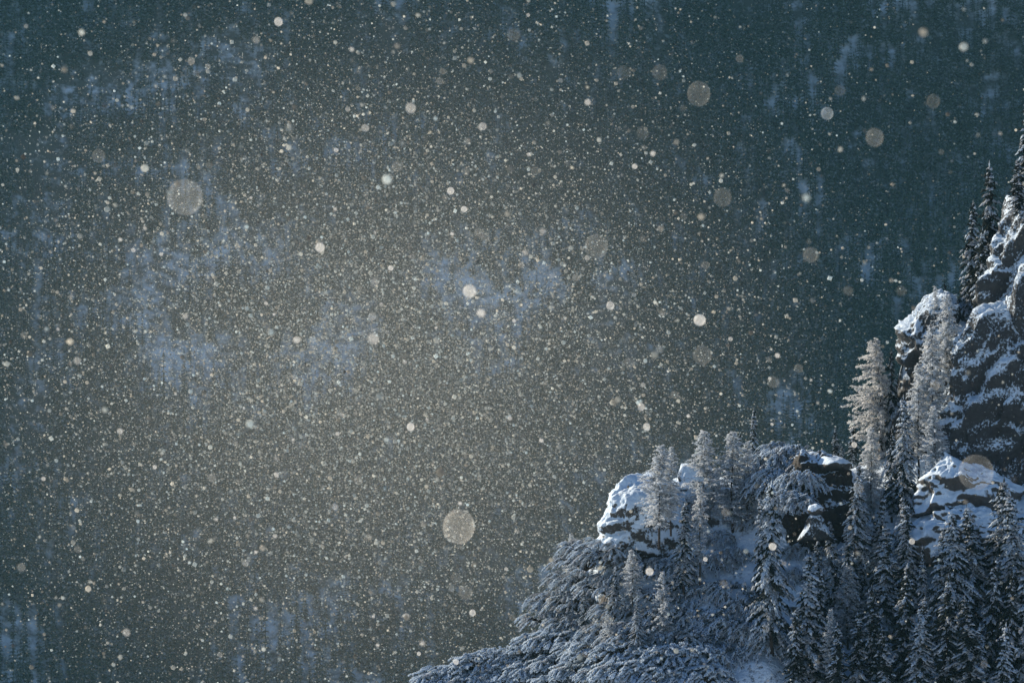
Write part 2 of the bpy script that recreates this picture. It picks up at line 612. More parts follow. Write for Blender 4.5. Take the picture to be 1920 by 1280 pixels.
rock('snow_slab', [(1520, 868), (1540, 851), (1575, 853), (1600, 866), (1592, 884), (1530, 884)], 456.2, 3.8, M_DRIFT, 14,
     'slab of snow capping the dark rock bluff', 'snow', rough=.10, sub=5)
r0 = rock('mushroom_rock', [(1508, 985), (1516, 958), (1540, 958), (1552, 982), (1572, 1018), (1490, 1018)], 448, 1.0, M_ROCK, 17,
          'small pedestal rock wearing a rounded cap of snow', 'rock', rough=.12, sub=5)
me, c = rock_mesh([(1510, 957), (1516, 945), (1532, 941), (1545, 948), (1546, 960), (1530, 967), (1515, 965)], 447.6, .8, M_DRIFT, 18, rough=.04, sub=5)
sc_ = obj('snow_cap', me, r0)
sc_.location = Vector(c) - Vector(r0.location)
spur = rock('rock_spur', [(1680, 616), (1698, 597), (1718, 572), (1740, 556), (1760, 543), (1782, 536), (1802, 548), (1830, 640), (1830, 800), (1735, 800), (1705, 700), (1694, 640)],
     461, 3.5, M_ROCK, 23, 'jagged rock spur with snow along its crest and a bird on top', 'rock', rough=.75, scale=1.8, blocky=.7, crs=(1.5, 1.5, 3.5), tilt=.7)
rock('rock_pillar', [(1915, 335), (1893, 375), (1878, 425), (1870, 480), (1852, 545), (1838, 610), (1830, 740), (1960, 800), (2060, 500), (2030, 330), (1960, 290)],
     459, 5.0, M_ROCK, 27, 'tall steep rock pillar flecked with snow at the top of the cliff', 'rock', rough=1.0, scale=2.2, blocky=.95, crs=(1.9, 1.9, 5.0), tilt=.6)
rock('rock_buttress', [(1850, 584), (1822, 607), (1800, 640), (1786, 680), (1764, 722), (1758, 765), (1745, 900), (1800, 990), (1900, 990), (1960, 800), (1945, 600), (1890, 560)],
     457, 5.0, M_ROCK, 31, 'broad rock buttress speckled with snow beside the frosted larch trees', 'rock', rough=.95, scale=2.2, blocky=.95, crs=(1.9, 1.9, 5.0), tilt=.6)
rock('rock_wall', [(1890, 470), (1872, 560), (1862, 700), (1850, 830), (1855, 1020), (1990, 1060), (2080, 700), (2000, 420)],
     457, 5.5, M_ROCK, 37, 'dark rock wall with snow ledges at the edge of the picture', 'rock', rough=1.1, scale=2.4, blocky=.95, crs=(1.9, 1.9, 5.0), tilt=.6)
rock('snow_ledge', [(1722, 925), (1748, 880), (1772, 852), (1800, 868), (1840, 876), (1880, 896), (1930, 925), (1930, 975), (1800, 980), (1712, 965)], 453, 4.4, M_DRIFT, 41,
     'wide smooth snow ledge at the foot of the rock buttress', 'snow', rough=.7, power=.85, facet=.86, shear=.45, scale=2.6)
rock('snow_ledge', [(1690, 1000), (1745, 955), (1810, 948), (1870, 962), (1935, 985), (1930, 1060), (1800, 1075), (1700, 1060)], 450, 4.4, M_DRIFT, 43,
     'lower snow ledge above the dark spruce stand', 'snow', rough=.75, power=.85, facet=.86, shear=.4, scale=2.6)

# ------------------------------------------------------------------ trees
def spruce_mesh(seed, h=10.0, rad=1.75, n_whorl=40, bare=0.04, snowy=0.7, density=1.0, bend=0.0, rime=.62):
    r = random.Random(seed)
    tw = Twigs()
    trunk_pts = []
    sway = r.uniform(-.25, .25) + bend

    def axis(t):
        return (sway * t * t, 0.12 * math.sin(3 * t + seed), t * h)
    for i in range(9):
        trunk_pts.append(axis(i / 8))
    for i in range(n_whorl):
        t = bare + (0.985 - bare) * (i + r.random() * .7) / n_whorl
        k = r.choice((4, 5, 5, 6)) if t < .9 else 4
        for j in range(k):
            a = 2 * math.pi * (j / k) + r.uniform(-.45, .45) + i * 1.3
            prof = (1 - t) ** 0.80 * (0.70 + 0.3 * min(1, t / .12))
            L = (rad * prof + .12) * r.uniform(.6, 1.15) * (1 + .32 * math.sin(t * 17 + seed) * math.sin(a * 1.5 + t * 9 + seed * 2))
            if r.random() < .09:
                L *= .4
            elif r.random() < .05:
                L *= 1.35
            bx, by, bz = axis(t)
            ca, sa = math.cos(a), math.sin(a)
            rise = r.uniform(-.05, .25) if t > .75 else r.uniform(-.35, -.05)
            droop = r.uniform(.25, .55)
            pts = []
            ns = max(2, int(L / .24 * density))
            for s in range(ns + 1):
                u = s / ns
                d = u * L
                pts.append((bx + ca * d, by + sa * d, bz + rise * d - droop * L * u ** 1.7 + .16 * L * max(0, u - .7)))
            bm_ = 0 if r.random() < snowy else (1 if r.random() < rime else 2)
            for s in range(ns):
                p, q = pts[s], pts[s + 1]
                u = (s + .5) / ns
                mm = bm_ if r.random() < .85 else r.choice((0, 1, 2))
                # main axis spray
                e = 1.7
                tw.add(p, (p[0] + (q[0] - p[0]) * e, p[1] + (q[1] - p[1]) * e, p[2] + (q[2] - p[2]) * e), r.uniform(.20, .32), r.uniform(.12, .20), mm)
                # side sprays, hanging outward
                for sgn in (-1, 1):
                    if u < .15 and r.random() < .6:
                        continue
                    l = r.uniform(.30, .62) * (1.1 - .55 * u) * min(1, .45 + L * .5)
                    b = a + sgn * r.uniform(.5, 1.05)
                    tw.add(p, (p[0] + math.cos(b) * l, p[1] + math.sin(b) * l, p[2] - l * r.uniform(.15, .75)),
                           r.uniform(.13, .22), r.uniform(.08, .15), mm if r.random() < .88 else 2)
                if r.random() < .55:
                    l = r.uniform(.18, .4)
                    tw.add(p, (p[0] + ca * .08, p[1] + sa * .08, p[2] - l), .15, .06, 2)
    tw.add(axis(.97), (axis(1)[0], axis(1)[1], h * 1.03), .12, .06, 0)
    V, F, MI = tw.arrays([(1, 0), (2, 0), (0, 0)])
    crown = mesh_np('crown', V, F, [M_NEEDLE, M_SNOW, M_RIME], MI)
    rr = [0.14 * (1 - .93 * i / 8) * h / 10 for i in range(9)]
    pts = [(0, 0, -1.2)] + trunk_pts
    tv, tf = tube(pts, [rr[0] * 1.15] + rr, 7)
    return crown, mesh_np('trunk', tv, tf, [M_BARK], smooth=True)


def larch_mesh(seed, h=9.0, rad=1.9, n=120, bare=0.1, flag=0.0, broken=False, full=1.0, frost=None):
    r = random.Random(seed)
    tw = Twigs()
    sway = r.uniform(-.3, .3)

    def axis(t):
        return (sway * t * t + .06 * math.sin(7 * t + seed), .1 * math.sin(4 * t), t * h)
    for i in range(n):
        t = bare + (.99 - bare) * ((i + r.random()) / n)
        a = r.uniform(0, 2 * math.pi)
        prof = min(1, (1 - t) * 1.9 + .06) ** .8 * (.55 + .45 * min(1, t / .35))
        if broken:
            prof = max(prof, .30) if t < .97 else .2
        L = rad * prof * r.uniform(.55, 1.15)
        ca, sa = math.cos(a), math.sin(a)
        if flag:
            L *= 1 - flag * ca * .7
        bx, by, bz = axis(t)
        rise = r.uniform(-.15, .35)
        curve = r.uniform(-.1, .35)
        ns = max(3, int(L / .13))
        prev = (bx, by, bz)
        for s in range(1, ns + 1):
            u = s / ns
            d = u * L
            p = (bx + ca * d + r.uniform(-.02, .02), by + sa * d + r.uniform(-.02, .02), bz + rise * d - curve * L * u * u + r.uniform(-.02, .02))
            tw.add(prev, p, .08, .08, 0 if r.random() < .75 else 1)
            for _ in range(int(2.6 + 2 * full)):
                b = a + r.uniform(-1.7, 1.7)
                l = r.uniform(.12, .40) * (1.15 - .5 * u)
                zz = r.uniform(-.9, .45)
                tw.add(p, (p[0] + math.cos(b) * l, p[1] + math.sin(b) * l, p[2] + zz * l), r.uniform(.055, .12), r.uniform(.05, .09), 0 if r.random() < .6 + .4 * u else 1)
            prev = p
    V, F, MI = tw.arrays([(0, 0), (1, 1)])
    crown = mesh_np('crown', V, F, [frost or M_FROST, M_FROST_DK], MI)
    pts = [(0, 0, -1.2)] + [axis(i / 9) for i in range(10)]
    rr = [.13 * h / 9] + [.12 * h / 9 * (1 - .92 * i / 9) for i in range(10)]
    tv, tf = tube(pts, rr, 7)
    return crown, mesh_np('trunk', tv, tf, [M_BARK], smooth=True)


def bush_mesh(seed, w=2.6, h=1.7, clumps=110, lean=(-.25, 0, 0), frosty=.2, finger=.46, thick=.15, sag=.75):
    """dwarf mountain pine: a mound of drooping snow-loaded shoots on crooked stems"""
    r = random.Random(seed)
    tw = Twigs()
    stems_v, stems_f = [], []
    for c in range(clumps):
        a = r.uniform(0, 2 * math.pi)
        e = math.acos(r.uniform(0.02, 1.0))
        k = r.uniform(.72, 1.08)
        n = (math.sin(e) * math.cos(a), math.sin(e) * math.sin(a), math.cos(e))
        cx_, cy_, cz_ = n[0] * w * k, n[1] * w * .8 * k, n[2] * h * k
        if c % 5 == 0:
            v, f = tube([(0, 0, -.6), (cx_ * .5, cy_ * .5, cz_ * .35), (cx_ * .96, cy_ * .96, cz_ * .95)], [.07, .05, .02], 4)
            o = len(stems_v)
            stems_v += v
            stems_f += [tuple(i + o for i in q) for q in f]
        m0 = 0 if r.random() > frosty else 1
        # an arching frond with hanging, snow-loaded shoots
        dx = n[0] + lean[0] * 1.5 + r.uniform(-.8, .8)
        dy = n[1] + lean[1] * 1.5 + r.uniform(-.8, .8)
        dl = math.hypot(dx, dy) + 1e-6
        dx, dy = dx / dl, dy / dl
        FL = finger * r.uniform(1.6, 2.6)
        ns = 6
        rise = r.uniform(.0, .35) if n[2] > .5 else r.uniform(-.35, .1)
        pr = None
        for s_ in range(ns + 1):
            u = s_ / ns
            p = (cx_ + dx * FL * (u - .4), cy_ + dy * FL * (u - .4), cz_ + FL * (rise * u - sag * u * u))
            if pr is not None:
                tw.add(pr, (p[0] + (p[0] - pr[0]) * .6, p[1] + (p[1] - pr[1]) * .6, p[2] + (p[2] - pr[2]) * .6), thick * r.uniform(.8, 1.2), thick * r.uniform(.5, .9), m0)
                for sg in (-1, 1):
                    for _ in range(2):
                        l = finger * r.uniform(.45, 1.0) * (1.1 - .4 * u)
                        b = r.uniform(.5, 1.1) * sg
                        ex = dx * math.cos(b) - dy * math.sin(b)
                        ey = dx * math.sin(b) + dy * math.cos(b)
                        tw.add(p, (p[0] + ex * l * .7, p[1] + ey * l * .7, p[2] - l * r.uniform(.15, .35 + .8 * sag)), thick * r.uniform(.6, 1.0), thick * r.uniform(.4, .8),
                               m0 if r.random() < .84 else 2)
            pr = p
    V, F, MI = tw.arrays([(1, 0), (2, 0), (0, 0)])
    fo = mesh_np('foliage', V, F, [M_NEEDLE_F, M_SNOW_LIT, M_RIME], MI)
    return fo, mesh_np('stem', stems_v, stems_f, [M_BARK])


SPR = [spruce_mesh(200 + i, rad=(1.8, 1.55, 2.1, 1.3, 1.9, 1.65)[i], snowy=(.6, .45, .65, .42, .5, .5)[i], bend=(.2, -.3, .1, -.15, .35, -.1)[i]) for i in range(6)]
SPR_THIN = [spruce_mesh(300 + i, rad=.85, n_whorl=30, snowy=.5, density=.9) for i in range(2)]
SPR_DARK = [spruce_mesh(330 + i, rad=(1.7, 1.45, 1.6)[i], snowy=.2, bare=.03, n_whorl=36, rime=.3) for i in range(3)]  # less snow and rime, standing in for shade low in the stand
LAR = [larch_mesh(400 + i, rad=(1.9, 1.7, 2.2, 1.5)[i], n=(190, 180, 210, 160)[i]) for i in range(4)]
LAR_FLAG = larch_mesh(450, rad=1.75, n=230, flag=.8, broken=True, full=1.5, bare=.02, frost=M_FROST_SUNLIT)
BUSH = [bush_mesh(500 + i) for i in range(4)]
MAT_ = [bush_mesh(540 + i, w=3.0, h=1.25, clumps=150, lean=(-.45, -.25, 0), frosty=.4, finger=.40, thick=.105, sag=.5) for i in range(3)]
SCRUB = [bush_mesh(570 + i, w=2.2, h=1.2, clumps=170, lean=(-.3, -.1, 0), frosty=.05, finger=.32, thick=.14, sag=.4) for i in range(2)]


def base_depth(px, py):
    y = 450.0
    for _ in range(12):
        x, _, z = at(px, py, y)
        y = float(ridge_y(np.array([x]), np.array([z]))[0])
    return y


tr = random.Random(77)


def tree(name, pair, px, top, base, label, group=None, wide=1.0, lean=0.0, cat='tree', dd=0.0, proto_h=10.0, spin=None, part='crown', sub='trunk'):
    d = base_depth(px, base) + dd
    x, y, z = at(px, base, d)
    H = (base - top) * PXW * d
    s = H / proto_h
    e = bpy.data.objects.new(name, None)
    e.empty_display_size = .3
    COL.objects.link(e)
    e.location = (x, y, z)
    e.rotation_euler = (0, lean, tr.uniform(0, 6.28) if spin is None else spin)
    if lean:
        e.rotation_mode = 'ZYX'
        e.rotation_euler = (0, lean, e.rotation_euler[2])
    e.scale = (s * wide, s * wide, s)
    tag(e, label, cat, group)
    c = obj(part, pair[0], e)
    t = obj(sub, pair[1], e)
    return e


G_LTOP = 'frosted larch trees on the ridge'
G_STAND = 'snowy spruces in the stand below the cliff'
G_CLIFF = 'spruces beside the cliff top'
# -- on the outcrop
tree('larch_tree', LAR[2], 1236, 833, 1005, 'frosted larch with a bent tip growing against the blunt outcrop', G_LTOP, 1.0, proto_h=9, spin=.4, dd=-9)
tree('larch_tree', LAR[3], 1258, 836, 985, 'thin frosted larch right beside the bent larch on the outcrop', G_LTOP, .95, proto_h=9, spin=2.2, dd=-9)
tree('larch_tree', LAR[0], 1322, 806, 985, 'tall white frosted larch with a dark bare lower trunk', G_LTOP, 1.15, proto_h=9, spin=1.0)
tree('larch_tree', LAR[1], 1373, 808, 1000, 'full frosted larch in the middle of the ridge top row', G_LTOP, 1.2, proto_h=9, spin=3.0)
tree('larch_tree', LAR[3], 1400, 826, 990, 'slim frosted larch tucked against the full larch on the ridge', G_LTOP, .9, proto_h=9, spin=4.1)
tree('spruce_tree', SPR_THIN[0], 1412, 766, 930, 'very slender spruce rising highest of the ridge top row', G_LTOP, 1.0, dd=3)
tree('spruce_tree', SPR_THIN[1], 1388, 812, 930, 'short slender spruce half hidden behind the frosted larches', G_LTOP, 1.0, dd=4)
tree('spruce_tree', SPR_DARK[1], 1567, 803, 872, 'small dark spruce on the snow slab', G_CLIFF, 1.35, dd=3)
tree('spruce_tree', SPR_DARK[0], 1601, 776, 880, 'dark spruce standing just beyond the snow slab', G_CLIFF, 1.0, dd=4)
tree('spruce_tree', SPR_DARK[2], 1580, 836, 872, 'tiny spruce at the lip of the snow slab', G_CLIFF, 1.5, dd=2)
# -- the bright larch and the larch row below the spur
tree('larch_tree', LAR_FLAG, 1655, 634, 868, 'sunlit creamy larch with a broken top and branches swept to one side', G_LTOP, .9, proto_h=9, spin=0, lean=-.03)
tree('larch_tree', LAR[1], 1634, 800, 985, 'narrow frosted larch below the sunlit broken larch', G_LTOP, .8, proto_h=9)
tree('spruce_tree', SPR_DARK[0], 1674, 655, 900, 'dark spruce in the shade of the sunlit broken larch', G_CLIFF, .65, dd=2)
tree('larch_tree', LAR[0], 1773, 552, 735, 'frosted larch against the rock spur, highest of the slanting larch row', G_LTOP, .9, proto_h=9, dd=-4)
tree('larch_tree', LAR[3], 1754, 536, 640, 'small thin frosted larch on the crest of the rock spur', G_LTOP, .75, proto_h=9, dd=-3)
tree('larch_tree', LAR[2], 1748, 612, 800, 'second frosted larch down the slanting row below the spur', G_LTOP, .75, proto_h=9, dd=-5)
tree('larch_tree', LAR[1], 1722, 680, 880, 'third frosted larch down the slanting row below the spur', G_LTOP, .8, proto_h=9, dd=-4)
tree('larch_tree', LAR[0], 1752, 760, 905, 'frosted larch leaning over the wide snow ledge', G_LTOP, .85, proto_h=9, dd=-5)
tree('spruce_tree', SPR[5], 1697, 745, 960, 'snow flecked spruce between the slanting larch row and the sunlit larch', G_CLIFF, .95, dd=-2)
tree('spruce_tree', SPR_DARK[1], 1672, 800, 960, 'dark spruce below the sunlit broken larch', G_CLIFF, .9, dd=-2)
# -- by the pillar
tree('spruce_tree', SPR_DARK[0], 1853, 308, 600, 'tallest dark spruce beside the rock pillar', G_CLIFF, .85, dd=1)
tree('spruce_tree', SPR_DARK[1], 1822, 378, 600, 'crooked tipped spruce left of the tallest spruce by the pillar', G_CLIFF, .9, dd=0)
tree('spruce_tree', SPR_DARK[2], 1840, 430, 615, 'lower spruce in front of the two tall ones by the pillar', G_CLIFF, .95, dd=-2)
tree('spruce_tree', SPR_DARK[2], 1925, 190, 420, 'spruce at the picture edge above the rock pillar', G_CLIFF, 1.0, dd=-2)
tree('spruce_tree', SPR_DARK[1], 1908, 300, 400, 'small spruce rooted on the slope of the rock pillar', G_CLIFF, 1.6, dd=-5)
# -- mid slope
tree('spruce_tree', SPR[2], 1448, 905, 1195, 'broad snow laden spruce in the middle of the slope', G_STAND, .85, dd=-3)
tree('spruce_tree', SPR[5], 1428, 930, 1130, 'snowy spruce close behind the broad snow laden spruce', G_STAND, .7)
tree('larch_tree', LAR[3], 1242, 1070, 1235, 'grey frosted larch standing alone among the bushes', G_LTOP, .95, proto_h=9)
tree('larch_tree', LAR[1], 1312, 905, 1075, 'frosted larch on the slope below the tall white larch', G_LTOP, .7, proto_h=9, dd=-4)
tree('spruce_tree', SPR[4], 1282, 945, 1095, 'snowy spruce leaning over the bushes below the outcrop', G_STAND, 1.1, dd=-3)
tree('larch_tree', LAR[2], 1000, 1180, 1262, 'small sunlit frosted larch on the crest at the bottom of the ridge', G_LTOP, .9, proto_h=9, dd=-1)
tree('larch_tree', LAR[3], 1072, 1000, 1105, 'thin frosted larch at the tip of the slope below the outcrop', G_LTOP, .9, proto_h=9)
tree('larch_tree', LAR[0], 1590, 1060, 1215, 'frosted larch with arching branches among the dark spruces', G_LTOP, 1.1, proto_h=9)
tree('larch_tree', LAR[3], 1557, 1140, 1270, 'dim frosted larch at the foot of the spruce stand', G_LTOP, .8, proto_h=9, dd=-3)
tree('spruce_tree', SPR[1], 1604, 868, 1025, 'snowy spruce growing against the edge of the dark bluff', G_STAND, 1.1, dd=-9)
tree('spruce_tree', SPR[1], 1152, 1062, 1150, 'small snowy spruce among the layered dwarf pines below the outcrop', G_STAND, 1.3, dd=-3)
tree('spruce_tree', SPR[3], 1098, 1095, 1172, 'small snowy spruce near the valley edge of the dwarf pine slope', G_STAND, 1.3, dd=-3)
tree('spruce_tree', SPR[5], 1196, 1120, 1210, 'small snowy spruce beside the lone grey larch', G_STAND, 1.25, dd=-3)
tree('larch_tree', LAR[0], 1186, 1030, 1125, 'little frosted larch just under the blunt outcrop', G_LTOP, 1.1, proto_h=9, dd=-3)
tree('larch_tree', LAR[1], 1140, 1150, 1240, 'little frosted larch low on the dwarf pine slope', G_LTOP, 1.1, proto_h=9, dd=-3)
for px, tp, bs_ in [(1545, 1010, 1180), (1580, 1050, 1230), (1612, 1060, 1250), (1632, 1030, 1200), (1675, 1010, 1210), (1722, 1000, 1190), (1745, 1080, 1280), (1780, 1030, 1230),
                    (1815, 1010, 1210), (1850, 985, 1190), (1872, 1000, 1220), (1900, 1010, 1230), (1660, 960, 1130), (1740, 1150, 1330), (1840, 1170, 1370), (1540, 1180, 1350)]:
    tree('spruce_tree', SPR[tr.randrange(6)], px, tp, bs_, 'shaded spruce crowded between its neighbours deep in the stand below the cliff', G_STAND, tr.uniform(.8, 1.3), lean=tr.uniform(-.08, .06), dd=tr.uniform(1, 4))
# -- the stand below the cliff
STAND = [(1519, 1033, 1290, 'spruce with a bare pointed tip at the near edge of the stand', 1, .8), (1533, 1070, 1290, 'spruce just right of the pointed tip spruce', 3, .8),
         (1565, 972, 1165, 'pale narrow spruce at the corner of the stand by the pedestal rock', 3, .75), (1600, 985, 1200, 'frosty spruce second from the corner of the stand', 1, .75),
         (1623, 900, 1140, 'tall rimed spruce rising out of the stand near the bluff', 5, .75), (1642, 930, 1150, 'rimed spruce right next to the tall rimed one', 3, .8),
         (1658, 985, 1200, 'snowy spruce in the second rank of the stand', 0, .8), (1690, 928, 1150, 'spruce with a white tip below the larch row', 3, .85),
         (1710, 942, 1160, 'twin tipped neighbour of the white tip spruce', 1, .8), (1735, 1025, 1200, 'thin small spruce between two full ones', 3, .6),
         (1758, 985, 1200, 'spruce just below the lower snow ledge', 0, .8), (1797, 962, 1210, 'full spruce standing before the lower snow ledge', 2, .75),
         (1836, 945, 1190, 'narrow spruce at the far end of the snow ledge', 1, .75), (1880, 900, 1160, 'tall shaded spruce under the rock wall', 4, .8),
         (1908, 925, 1190, 'tall shaded spruce cut by the picture edge', 5, .8), (1858, 1040, 1270, 'shaded spruce in the second rank under the rock wall', 4, .75),
         (1895, 1075, 1290, 'shaded spruce at the bottom corner', 0, .75), (1775, 1080, 1300, 'dark spruce in the lowest rank of the stand', 2, .75),
         (1690, 1060, 1290, 'dark spruce in the heart of the stand', 4, .75), (1645, 1100, 1320, 'dark spruce low in the stand beside the frosted larch', 0, .75),
         (1610, 1150, 1340, 'dark spruce at the bottom of the picture near the corner of the stand', 5, .85), (1725, 1120, 1330, 'lowest dark spruce below the heart of the stand', 1, .9),
         (1820, 1120, 1330, 'dark spruce at the bottom between the shaded trees', 3, 1.0), (1930, 1010, 1260, 'spruce half outside the picture under the rock wall', 2, .8),
         (1490, 1140, 1330, 'low spruce in the dark hollow of the slope', 4, .8), (1570, 1170, 1360, 'spruce sunk in the dark hollow at the bottom edge', 2, .9),
         (1668, 1175, 1380, 'bottom edge spruce with its top in the shade', 0, .9), (1870, 1170, 1390, 'bottom edge spruce near the corner of the picture', 1, .9)]
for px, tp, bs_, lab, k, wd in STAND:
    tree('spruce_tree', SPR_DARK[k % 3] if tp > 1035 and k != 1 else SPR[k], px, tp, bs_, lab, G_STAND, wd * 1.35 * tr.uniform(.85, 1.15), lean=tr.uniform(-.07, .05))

# -- dwarf pines
G_BUSH = 'snow laden dwarf pine bushes on the slope'


def bush(pair, px, py, s, label, sy=1.0, dd=0.0):
    d = base_depth(px, py) + dd
    e = bpy.data.objects.new('pine_bush', None)
    e.empty_display_size = .3
    COL.objects.link(e)
    e.location = at(px, py, d)
    e.rotation_euler = (0, 0, tr.uniform(-.5, .5))
    e.scale = (s, s, s * sy)
    tag(e, label, 'bush', G_BUSH)
    obj('foliage', pair[0], e)
    obj('stem', pair[1], e)
    return e


for px, py, s, lab, dd in [(1440, 880, 1.0, 'dwarf pine on the ridge top beside the slender spruce', -2), (1482, 876, 1.1, 'dwarf pine in the middle of the ridge top thicket', -3),
                           (1522, 882, .8, 'dwarf pine by the snow slab end of the ridge top thicket', -5), (1462, 915, 1.0, 'dwarf pine hanging just below the ridge top thicket', -5),
                           (1502, 912, .8, 'dwarf pine on the brow of the dark bluff', -8), (1428, 915, .8, 'dwarf pine below the slender spruce', -3),
                           (1480, 945, .75, 'dwarf pine against the side of the dark bluff', -8), (1455, 850, .6, 'topmost small dwarf pine of the ridge top thicket', 0),
                           (1500, 950, .6, 'dwarf pine low against the dark bluff above the pedestal rock', -9)]:
    bush(BUSH[tr.randrange(4)], px, py, s, lab, dd=dd)
for px, py, s, lab in [(1340, 1065, .85, 'rounded snowy bush above the heavy snow laden thicket'), (1370, 1050, .7, 'small rounded bush beside the open snow slope'),
                       (1318, 1130, 1.0, 'heavy snow laden bush at the upper edge of the thicket'), (1365, 1125, 1.0, 'heavy snow laden bush in the middle of the thicket'),
                       (1400, 1150, .9, 'heavy snow laden bush next to the broad spruce'), (1340, 1185, 1.1, 'drooping snow laden bush low in the thicket'),
                       (1390, 1200, 1.0, 'drooping snow laden bush at the shaded end of the thicket'), (1300, 1175, .9, 'drooping bush near the lone grey larch'),
                       (1300, 985, .5, 'small bush poking out of the snow under the tall white larch'), (1350, 1015, .55, 'small bush on the open snow below the larch row'),
                       (1400, 985, .5, 'small bush on the open snow beside the broad spruce tip'), (1500, 1040, .6, 'small bush on the snow below the pedestal rock'),
                       (1548, 1045, .55, 'small bush at the corner of the stand below the pedestal rock'), (1480, 1090, .7, 'bush between the broad spruce and the pointed tip spruce'),
                       (1440, 1225, .9, 'shaded bush under the broad spruce'), (1355, 1240, .9, 'shaded low bush at the bottom of the thicket')]:
    bush(BUSH[tr.randrange(4)], px, py, s, lab)
k = 0
MATS = [(1100, 1032), (1135, 1040), (1085, 1055), (1125, 1050), (1205, 1075), (1250, 1075), (1060, 1090), (1100, 1095), (1145, 1105), (1230, 1120), (1035, 1130), (1075, 1135),
        (1160, 1150), (1250, 1160), (1025, 1165), (1060, 1175), (1145, 1190), (1190, 1195), (1235, 1200), (1275, 1205)]
ORD = ['first', 'second', 'third', 'fourth', 'fifth', 'sixth', 'seventh', 'eighth', 'ninth', 'tenth', 'eleventh', 'twelfth', 'thirteenth']
TIER = ['tier just under the outcrop', 'second tier below the outcrop', 'third tier below the outcrop', 'lowest tier below the outcrop']
COUNT = {}
def place(d_, py, cuts):
    t_ = sum(py > c_ for c_ in cuts)
    d_[t_] = d_.get(t_, -1) + 1
    return t_, d_[t_]
for px, py in [(p_ + 14 if p_ < 1090 else p_, q_) for p_, q_ in MATS]:
    t_, n_ = place(COUNT, py, (1080, 1125, 1162))
    bush(MAT_[k % 3], px, py, .8 + .1 * (k % 3), dd=-6 if py < 1070 else -1, label= 'layered snowy dwarf pine, ' + TIER[t_] + ', ' + ORD[n_] + ' from the valley edge')
    k += 1
SCR = [(835, 1290), (870, 1272), (905, 1262), (945, 1250), (985, 1245), (1020, 1225), (1050, 1220), (880, 1300), (925, 1290), (965, 1280), (1005, 1275), (1045, 1260),
       (1085, 1235), (1125, 1235), (1165, 1240), (1090, 1275), (1130, 1280), (1175, 1275), (1215, 1245), (1220, 1285), (1260, 1250), (1265, 1290), (1310, 1285), (1310, 1250), (1045, 1300)]
SCR.sort()
COUNT2 = {}
ROW = ['upper edge of the bottom brow', 'middle of the bottom brow', 'picture bottom edge']
for px, py in SCR:
    t_, n_ = place(COUNT2, py, (1248, 1273))
    bush(SCRUB[k % 2], px, py - 8, .95 + .15 * (k % 3), dd=-2, label= 'low frost white bush, ' + ROW[t_] + ', ' + ORD[n_] + ' from valley end')
    k += 1

# -- bird on the spur
bv, bf = ICO[3]
w = bv.copy()
w *= np.array([.09, .11, .17])
w[:, 0] += np.where(w[:, 2] < 0, (-w[:, 2]) * .35, 0)
hd = bv * np.array([.065, .065, .065]) + np.array([-.04, 0, .2])
bk = np.array([[-.09, 0.02, .2], [-.09, -.02, .2], [-.09, 0, .225], [-.18, 0, .19]])
tl = np.array([[.05, .03, -.12], [.05, -.03, -.12], [.10, 0, -.1], [.15, 0, -.30]])
lg = [tube([(.0, s, -.15), (.0, s, -.26)], [.012, .012], 4) for s in (-.04, .04)]
VV = [w, hd, bk, tl]
FF = [bf, bf + len(w), np.array([[0, 1, 3], [1, 2, 3], [2, 0, 3], [0, 2, 1]]) + 2 * len(w), np.array([[0, 1, 3], [1, 2, 3], [2, 0, 3], [0, 2, 1]]) + 2 * len(w) + 4]
off = 2 * len(w) + 8
for v, f in lg:
    f = np.array(f)
    VV.append(np.array(v)); FF.append(np.concatenate([f[:, [0, 1, 2]], f[:, [0, 2, 3]]]) + off)
    off += len(v)
M_BIRD = leafy('black_feathers', (.012, .012, .014), (.02, .02, .024), 6, 0)
bird = obj('bird', mesh_np('bird', np.concatenate(VV), np.concatenate(FF), [M_BIRD], smooth=True), loc=at(1781, 531, 460))
sv = np.array([tuple(v_.co) for v_ in spur.data.vertices]) + np.array(spur.location)
near_ = sv[np.abs(sv[:, 0] - bird.location.x) < .35]
topv = near_[near_[:, 2].argmax()]
bird.location = (topv[0], topv[1], topv[2] + .25)
tag(bird, 'small dark bird perched on top of the jagged rock spur', 'bird')

# ------------------------------------------------------------------ drifting snow
mf, nt = new_mat('drifting_snow')
L = nt.links.new
ca = add(nt, 'ShaderNodeAttribute', attribute_name='tint')
d_ = add(nt, 'ShaderNodeBsdfDiffuse'); t_ = add(nt, 'ShaderNodeBsdfTranslucent')
L(ca.outputs['Color'], d_.inputs[0]); L(ca.outputs['Color'], t_.inputs[0])
ms = add(nt, 'ShaderNodeMixShader'); ms.inputs[0].default_value = .6
L(d_.outputs[0], ms.inputs[1]); L(t_.outputs[0], ms.inputs[2])
ou = add(nt, 'ShaderNodeOutputMaterial'); L(ms.outputs[0], ou.inputs[0])

SR = np.random.default_rng(99)


def plume(n, y0, y1, share):
    """a broad gust of blown snow crossing the valley behind the ridge tip, thinner air all around"""
    m = SR.random(n) < share
    y = np.where(m, SR.uniform(580, 920, n), SR.uniform(y0 ** 2, y1 ** 2, n) ** .5)
    x = np.where(m, SR.normal(-17, 24, n), np.where(SR.random(n) < .75, SR.normal(-9, 12, n), SR.uniform(-50, 40, n)))
    z = np.where(m, SR.normal(-4, 20, n), np.where(SR.random(n) < .6, SR.normal(0, 12, n), SR.uniform(-30, 30, n)))
    return np.stack([x, y, z], 1), m


